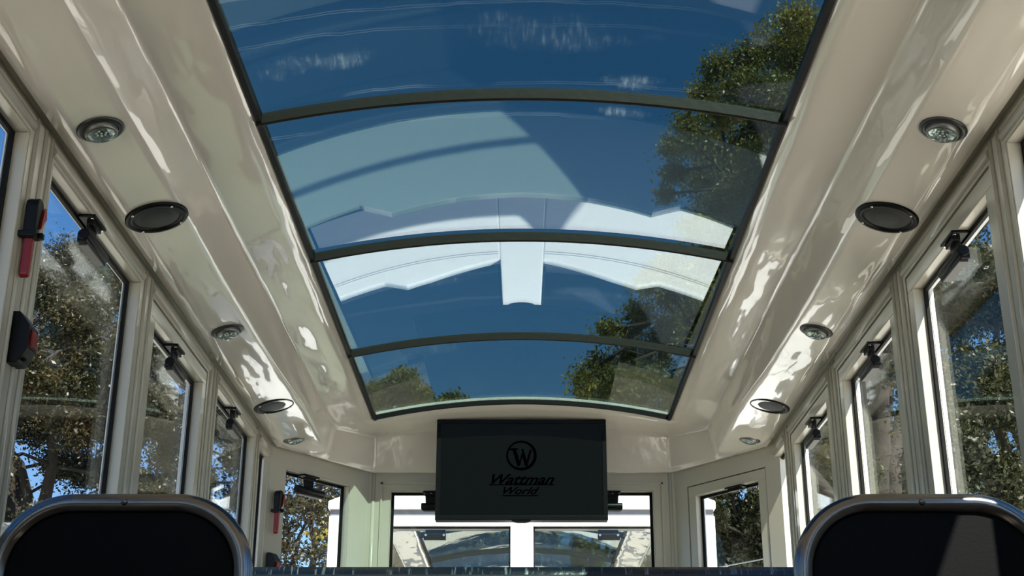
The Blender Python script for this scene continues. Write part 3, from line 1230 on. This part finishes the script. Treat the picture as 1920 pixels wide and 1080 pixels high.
# sides, floor and the moulded ceiling inside
for sx in (-1, 1):
    mb = MB()
    x0, x1 = (.885, .925) if sx > 0 else (-.925, -.885)
    mb.box(x0, x1, NY + .06, NY + 4.6, -.6, .25)
    mb.box(x0, x1, NY + .06, NY + 4.6, 1.20, 1.325)
    for k in range(6):
        yy = NY + .06 + k * .78
        mb.box(x0, x1, yy, yy + .14, .25, 1.20)
    mb.build('side_wall', M['white'], t)
mb = MB()
mb.box(-.92, .92, NY + .06, NY + 4.6, -.66, -.6)
mb.build('floor_pan', M['cushion'], t)
build_ceiling('ceiling_moulding', M['grp'], ymap=lambda y: NY + .11 + (5.345 - y), rear_y=.9, parent=t, close_rear=False)
roof_panes(t, ymap=lambda y: NY + .11 + (5.345 - y), mat=M['tint2'], ys=(5.12, 4.30, 3.44, 2.63, 1.80, 1.0), tilts=(0, 0, 0, 0, 0))
for yb in (4.30, 3.44, 2.63, 1.80):
    yb = NY + .11 + (5.345 - yb)
    mb = MB()
    arch_strip(mb, yb - .006, yb + .006, -.008, .017, hump=.002)
    mb.build('roof_bar', M['bar'], t)
mb = MB()
for sx in (-1, 1):
    xa, xb = sx * (SKY_X - gw), sx * SKY_X
    mb.box(min(xa, xb), max(xa, xb), NY + .3, NY + 4.5, SKY_Z - .003, SKY_Z + .02)
arch_strip(mb, NY + .33, NY + .345, -.004, .02)
mb.build('roof_gasket', M['rubber'], t)
mb = MB()
mb.box(-.95, .95, NY + 4.55, NY + 4.6, -.6, .3)
mb.build('far_wall', M['wall'], t)
for yy in (NY + .14, NY + 1.5, NY + 2.3, NY + 3.1):
    mb = MB()
    mb.box(-.88, .88, yy, yy + .08, -.6, .262)
    mb.box(-.88, .88, yy + .08, yy + .50, -.6, -.15)
    mb.build('seat_row', M['cushion'], t, bevel=.02)
for sx in (-1, 1):
    for yy in (NY + .7, NY + 3.6):
        mb = MB()
        xa, xb = (.78, .92) if sx > 0 else (-.92, -.78)
        mb.xf = None
        cyl = [(yy + .20 * cos(2 * pi * k / 24), -.95 + .20 * sin(2 * pi * k / 24)) for k in range(24)]
        mb.prism(cyl, 'x', xa, xb, smooth=True)
        mb.build('wheel', M['rubber'], t, bevel=.01)

# ------------------------------------------------------------------ trees outside
FPX, UC = 2500.0, 978.5


def at(u, v, Y):
    """a direction measured on the photograph, at Y metres ahead; used only to size the crowns where they stand"""
    a = (540 - v) / FPX
    d = Vector(((u - UC) / FPX, cos(PITCH) - a * sin(PITCH), sin(PITCH) + a * cos(PITCH)))
    return d * (Y / d.y)


def tree(label, base, clusters, leaf_n, leaf_len, mat, seed, name='tree', trunk_r=.16, fork=None):
    """clusters: (centre, radius). trunk, one branch per few clusters, leaves scattered in every cluster"""
    rnd = random.Random(seed)
    rng = np.random.default_rng(seed)
    base = Vector(base)
    t = thing(name, label, 'tree', (base.x, base.y, base.z + H), 'trees beside the wagons')
    cen = sum((Vector(c) for c, r in clusters), Vector()) / len(clusters)
    top = Vector((base.x * .75 + cen.x * .25, base.y * .75 + cen.y * .25, fork if fork else base.z + (cen.z - base.z) * .55))
    mb = MB()
    path = []
    for k in range(7):
        f = k / 6
        p = base.lerp(top, f) + Vector((sin(f * 5 + seed) * .06, cos(f * 4 + seed) * .06, 0)) * (f > 0)
        path.append(p)
    mb.tube(path, [trunk_r * (1 - .35 * k / 6) for k in range(7)], 14)
    mb.build('trunk', M['bark'], t)
    mb = MB()
    # main limbs go to evenly picked clusters, twigs from the limbs to the rest
    cl = [Vector(c) for c, r in clusters]
    rmed = sorted(r for c, r in clusters)[len(clusters) // 2]
    limbs = [i for i in rnd.sample(range(len(cl)), len(cl)) if clusters[i][1] >= rmed][:max(3, len(cl) // 6)]
    nodes = []
    for i in limbs:
        end = cl[i]
        pts, rr = [], []
        bend = Vector((rnd.uniform(-.2, .2), rnd.uniform(-.2, .2), rnd.uniform(-.1, .3)))
        for k in range(9):
            f = k / 8
            p = top.lerp(end, f) + bend * sin(pi * f)
            p += Vector((rnd.uniform(-.04, .04), rnd.uniform(-.04, .04), rnd.uniform(-.04, .04)))
            pts.append(p)
            rr.append(trunk_r * .45 * (1 - f) ** 1.3 + .007)
            if k > 2:
                nodes.append(p)
        pts[0] = top.copy()
        mb.tube(pts, rr, 8)
    for c, cr in [(Vector(k), r) for k, r in clusters]:
        q = min(nodes, key=lambda p: (p - c).length)
        if (q - c).length < .02:
            continue
        mid = q.lerp(c, .5) + Vector((rnd.uniform(-.12, .12), rnd.uniform(-.12, .12), rnd.uniform(-.05, .12)))
        mb.tube([q, mid, c], [.012, .009, .004], 6)
        for _ in range(4):
            e = c + Vector((rnd.gauss(0, cr * .5), rnd.gauss(0, cr * .5), rnd.gauss(0, cr * .4)))
            mb.tube([mid, c.lerp(e, .4), e], [.010, .007, .003], 5)
    mb.build('branches', M['bark'], t)
    # leaves
    C = np.array([c for c, r in clusters], float)
    R = np.array([r for c, r in clusters], float)
    w = R ** 1.4
    idx = rng.choice(len(C), size=leaf_n, p=w / w.sum())
    d = rng.normal(size=(leaf_n, 3))
    d /= np.linalg.norm(d, axis=1)[:, None]
    rad = rng.random(leaf_n) ** .45
    P = C[idx] + d * (rad * R[idx])[:, None] * np.array([1, 1, .82])
    # small sprays: pull leaves to nearby twig tips
    tips = max(8, leaf_n // 14)
    tip = P[rng.integers(0, leaf_n, tips)]
    g = rng.integers(0, tips, leaf_n)
    near = np.linalg.norm(tip[g] - P, axis=1) < .5
    P2 = tip[g] + rng.normal(size=(leaf_n, 3)) * .045
    use = rng.random(leaf_n) < .75
    P = np.where((use)[:, None], P2, P)
    a = rng.normal(size=(leaf_n, 3))
    a /= np.linalg.norm(a, axis=1)[:, None]
    b = np.cross(a, rng.normal(size=(leaf_n, 3)))
    b /= np.linalg.norm(b, axis=1)[:, None]
    L = leaf_len * rng.uniform(.65, 1.3, leaf_n)[:, None]
    W = L * rng.uniform(.38, .55, leaf_n)[:, None]
    cup = np.cross(a, b) * L * .10
    V = np.empty((leaf_n, 4, 3))
    V[:, 0] = P - a * L / 2
    V[:, 1] = P + b * W / 2 + cup
    V[:, 2] = P + a * L / 2
    V[:, 3] = P - b * W / 2 + cup
    V = V.reshape(-1, 3) + np.array([0, 0, H]) - np.array(t['_w'])
    me = bpy.data.meshes.new('foliage')
    me.vertices.add(leaf_n * 4)
    me.vertices.foreach_set('co', V.ravel())
    me.loops.add(leaf_n * 4)
    me.loops.foreach_set('vertex_index', np.arange(leaf_n * 4, dtype=np.int32))
    me.polygons.add(leaf_n)
    me.polygons.foreach_set('loop_start', np.arange(0, leaf_n * 4, 4, dtype=np.int32))
    me.update(calc_edges=True)
    me.validate()
    me.materials.append(mat)
    o = bpy.data.objects.new('foliage', me)
    COL.objects.link(o)
    o.parent = t
    return t


GZ = -1.15


def crown(spots, Y, spread, seed, jitter=1.0):
    """spots: (u, v, radius in px) of leaf masses, put Y metres ahead with some depth"""
    rnd = random.Random(seed)
    out = []
    for u, v, r in spots:
        y = Y + rnd.uniform(-spread, spread)
        p = at(u, v, y)
        out.append((tuple(p), r * p.length / FPX * jitter))
    return out


def fill(u0, u1, v0, v1, n, r, seed, skip=None):
    rnd = random.Random(seed)
    out = []
    while len(out) < n:
        u, v = rnd.uniform(u0, u1), rnd.uniform(v0, v1)
        if skip and skip(u, v):
            continue
        out.append((u, v, rnd.uniform(.65, 1.25) * r))
    return out


# big oak at the right, its edge in the glass roof
edge = [(1500, 40, 45), (1545, 90, 60), (1490, 120, 45), (1400, 110, 42), (1345, 130, 38), (1390, 165, 50), (1450, 180, 55), (1320, 180, 34), (1520, 190, 60),
        (1350, 215, 40), (1420, 235, 55), (1290, 235, 30), (1260, 275, 28), (1310, 270, 45), (1370, 290, 55), (1440, 300, 60), (1265, 325, 26), (1320, 340, 50),
        (1390, 360, 55), (1250, 365, 20), (1340, 395, 50), (1300, 430, 32), (1400, 430, 50), (1350, 460, 45), (1255, 505, 42), (1215, 530, 30), (1290, 530, 45),
        (1330, 500, 40), (1250, 560, 26), (1200, 590, 34), (1140, 618, 24), (1180, 625, 22), (1255, 620, 36), (1310, 590, 40), (1230, 660, 38), (1180, 670, 30),
        (1120, 690, 34), (1095, 715, 26), (1160, 720, 44), (1220, 720, 50), (1270, 730, 40), (1110, 750, 36), (1180, 765, 46), (1250, 780, 40)]
edge += fill(1420, 1760, 60, 620, 34, 62, 5, skip=lambda u, v: u < 1420 + (v - 100) * .0 or u - 1420 < (200 - v) * .3)
edge += fill(1290, 1700, 480, 900, 22, 56, 6)
tree('tall leafy oak on the right, its crown edge showing through the glass roof', (2.9, 10.2, GZ), crown(edge, 9.6, .9, 3, .88), 170000, .036, M['leaf_oak'], 11, trunk_r=.2)
tree('oak filling the widest right side window, with blue sky gaps', (2.75, 7.1, GZ),
     crown(fill(1690, 2050, 330, 760, 46, 52, 7) + fill(1730, 1860, 700, 980, 12, 44, 8) + fill(1860, 2000, 760, 1000, 5, 30, 18), 7.0, .8, 9), 170000, .028, M['leaf_green'], 21, trunk_r=.12)
tree('dark oak behind the right corner window and farther right panes', (2.5, 13.5, GZ), crown(fill(1300, 1720, 640, 1120, 62, 46, 12), 13.0, 1.2, 13), 120000, .050, M['leaf_green'], 31)
tree('autumn tinged oak filling the nearest left side window', (-2.9, 7.9, GZ),
     crown(fill(-120, 270, 500, 1080, 62, 44, 14, skip=lambda u, v: v < 560 and u < 40), 7.8, .8, 15), 190000, .028, M['leaf_dry'], 41, trunk_r=.14)
tree('autumn tinged oak behind the second and third left windows', (-3.2, 11.2, GZ), crown(fill(240, 500, 600, 1100, 44, 42, 16), 11.0, 1.0, 17), 90000, .04, M['leaf_dry'], 51)
tree('sparse brownish tree behind the left corner window', (-2.3, 13.3, GZ), crown(fill(500, 690, 850, 1130, 26, 36, 19), 13.0, .8, 20), 7500, .045, M['leaf_dry'], 61)
tops = [(715, 745, 28), (745, 725, 24), (765, 715, 20), (760, 760, 30), (700, 780, 26), (790, 745, 18), (752, 712, 16), (705, 738, 20), (735, 790, 34), (800, 770, 22), (720, 820, 40), (770, 820, 40),
        (825, 765, 12), (845, 755, 12), (860, 752, 10), (850, 790, 22), (690, 850, 45), (750, 880, 50), (820, 850, 40)]
tree('distant green tree top low at the left of the glass roof', (-1.5, 16.4, GZ), crown(tops, 16.0, .7, 22), 40000, .06, M['leaf_oak'], 71)

tree('broad dark tree added beyond the next wagon to block the bright horizon in reflections', (.4, 22.0, GZ), crown(fill(640, 1340, 960, 1480, 40, 72, 23), 21.5, 1.0, 24), 60000, .13, M['leaf_oak'], 81)  # added to keep the bright horizon out of the glass reflections

# drop the bookkeeping property
for o in bpy.data.objects:
    if '_w' in o.keys():
        del o['_w']
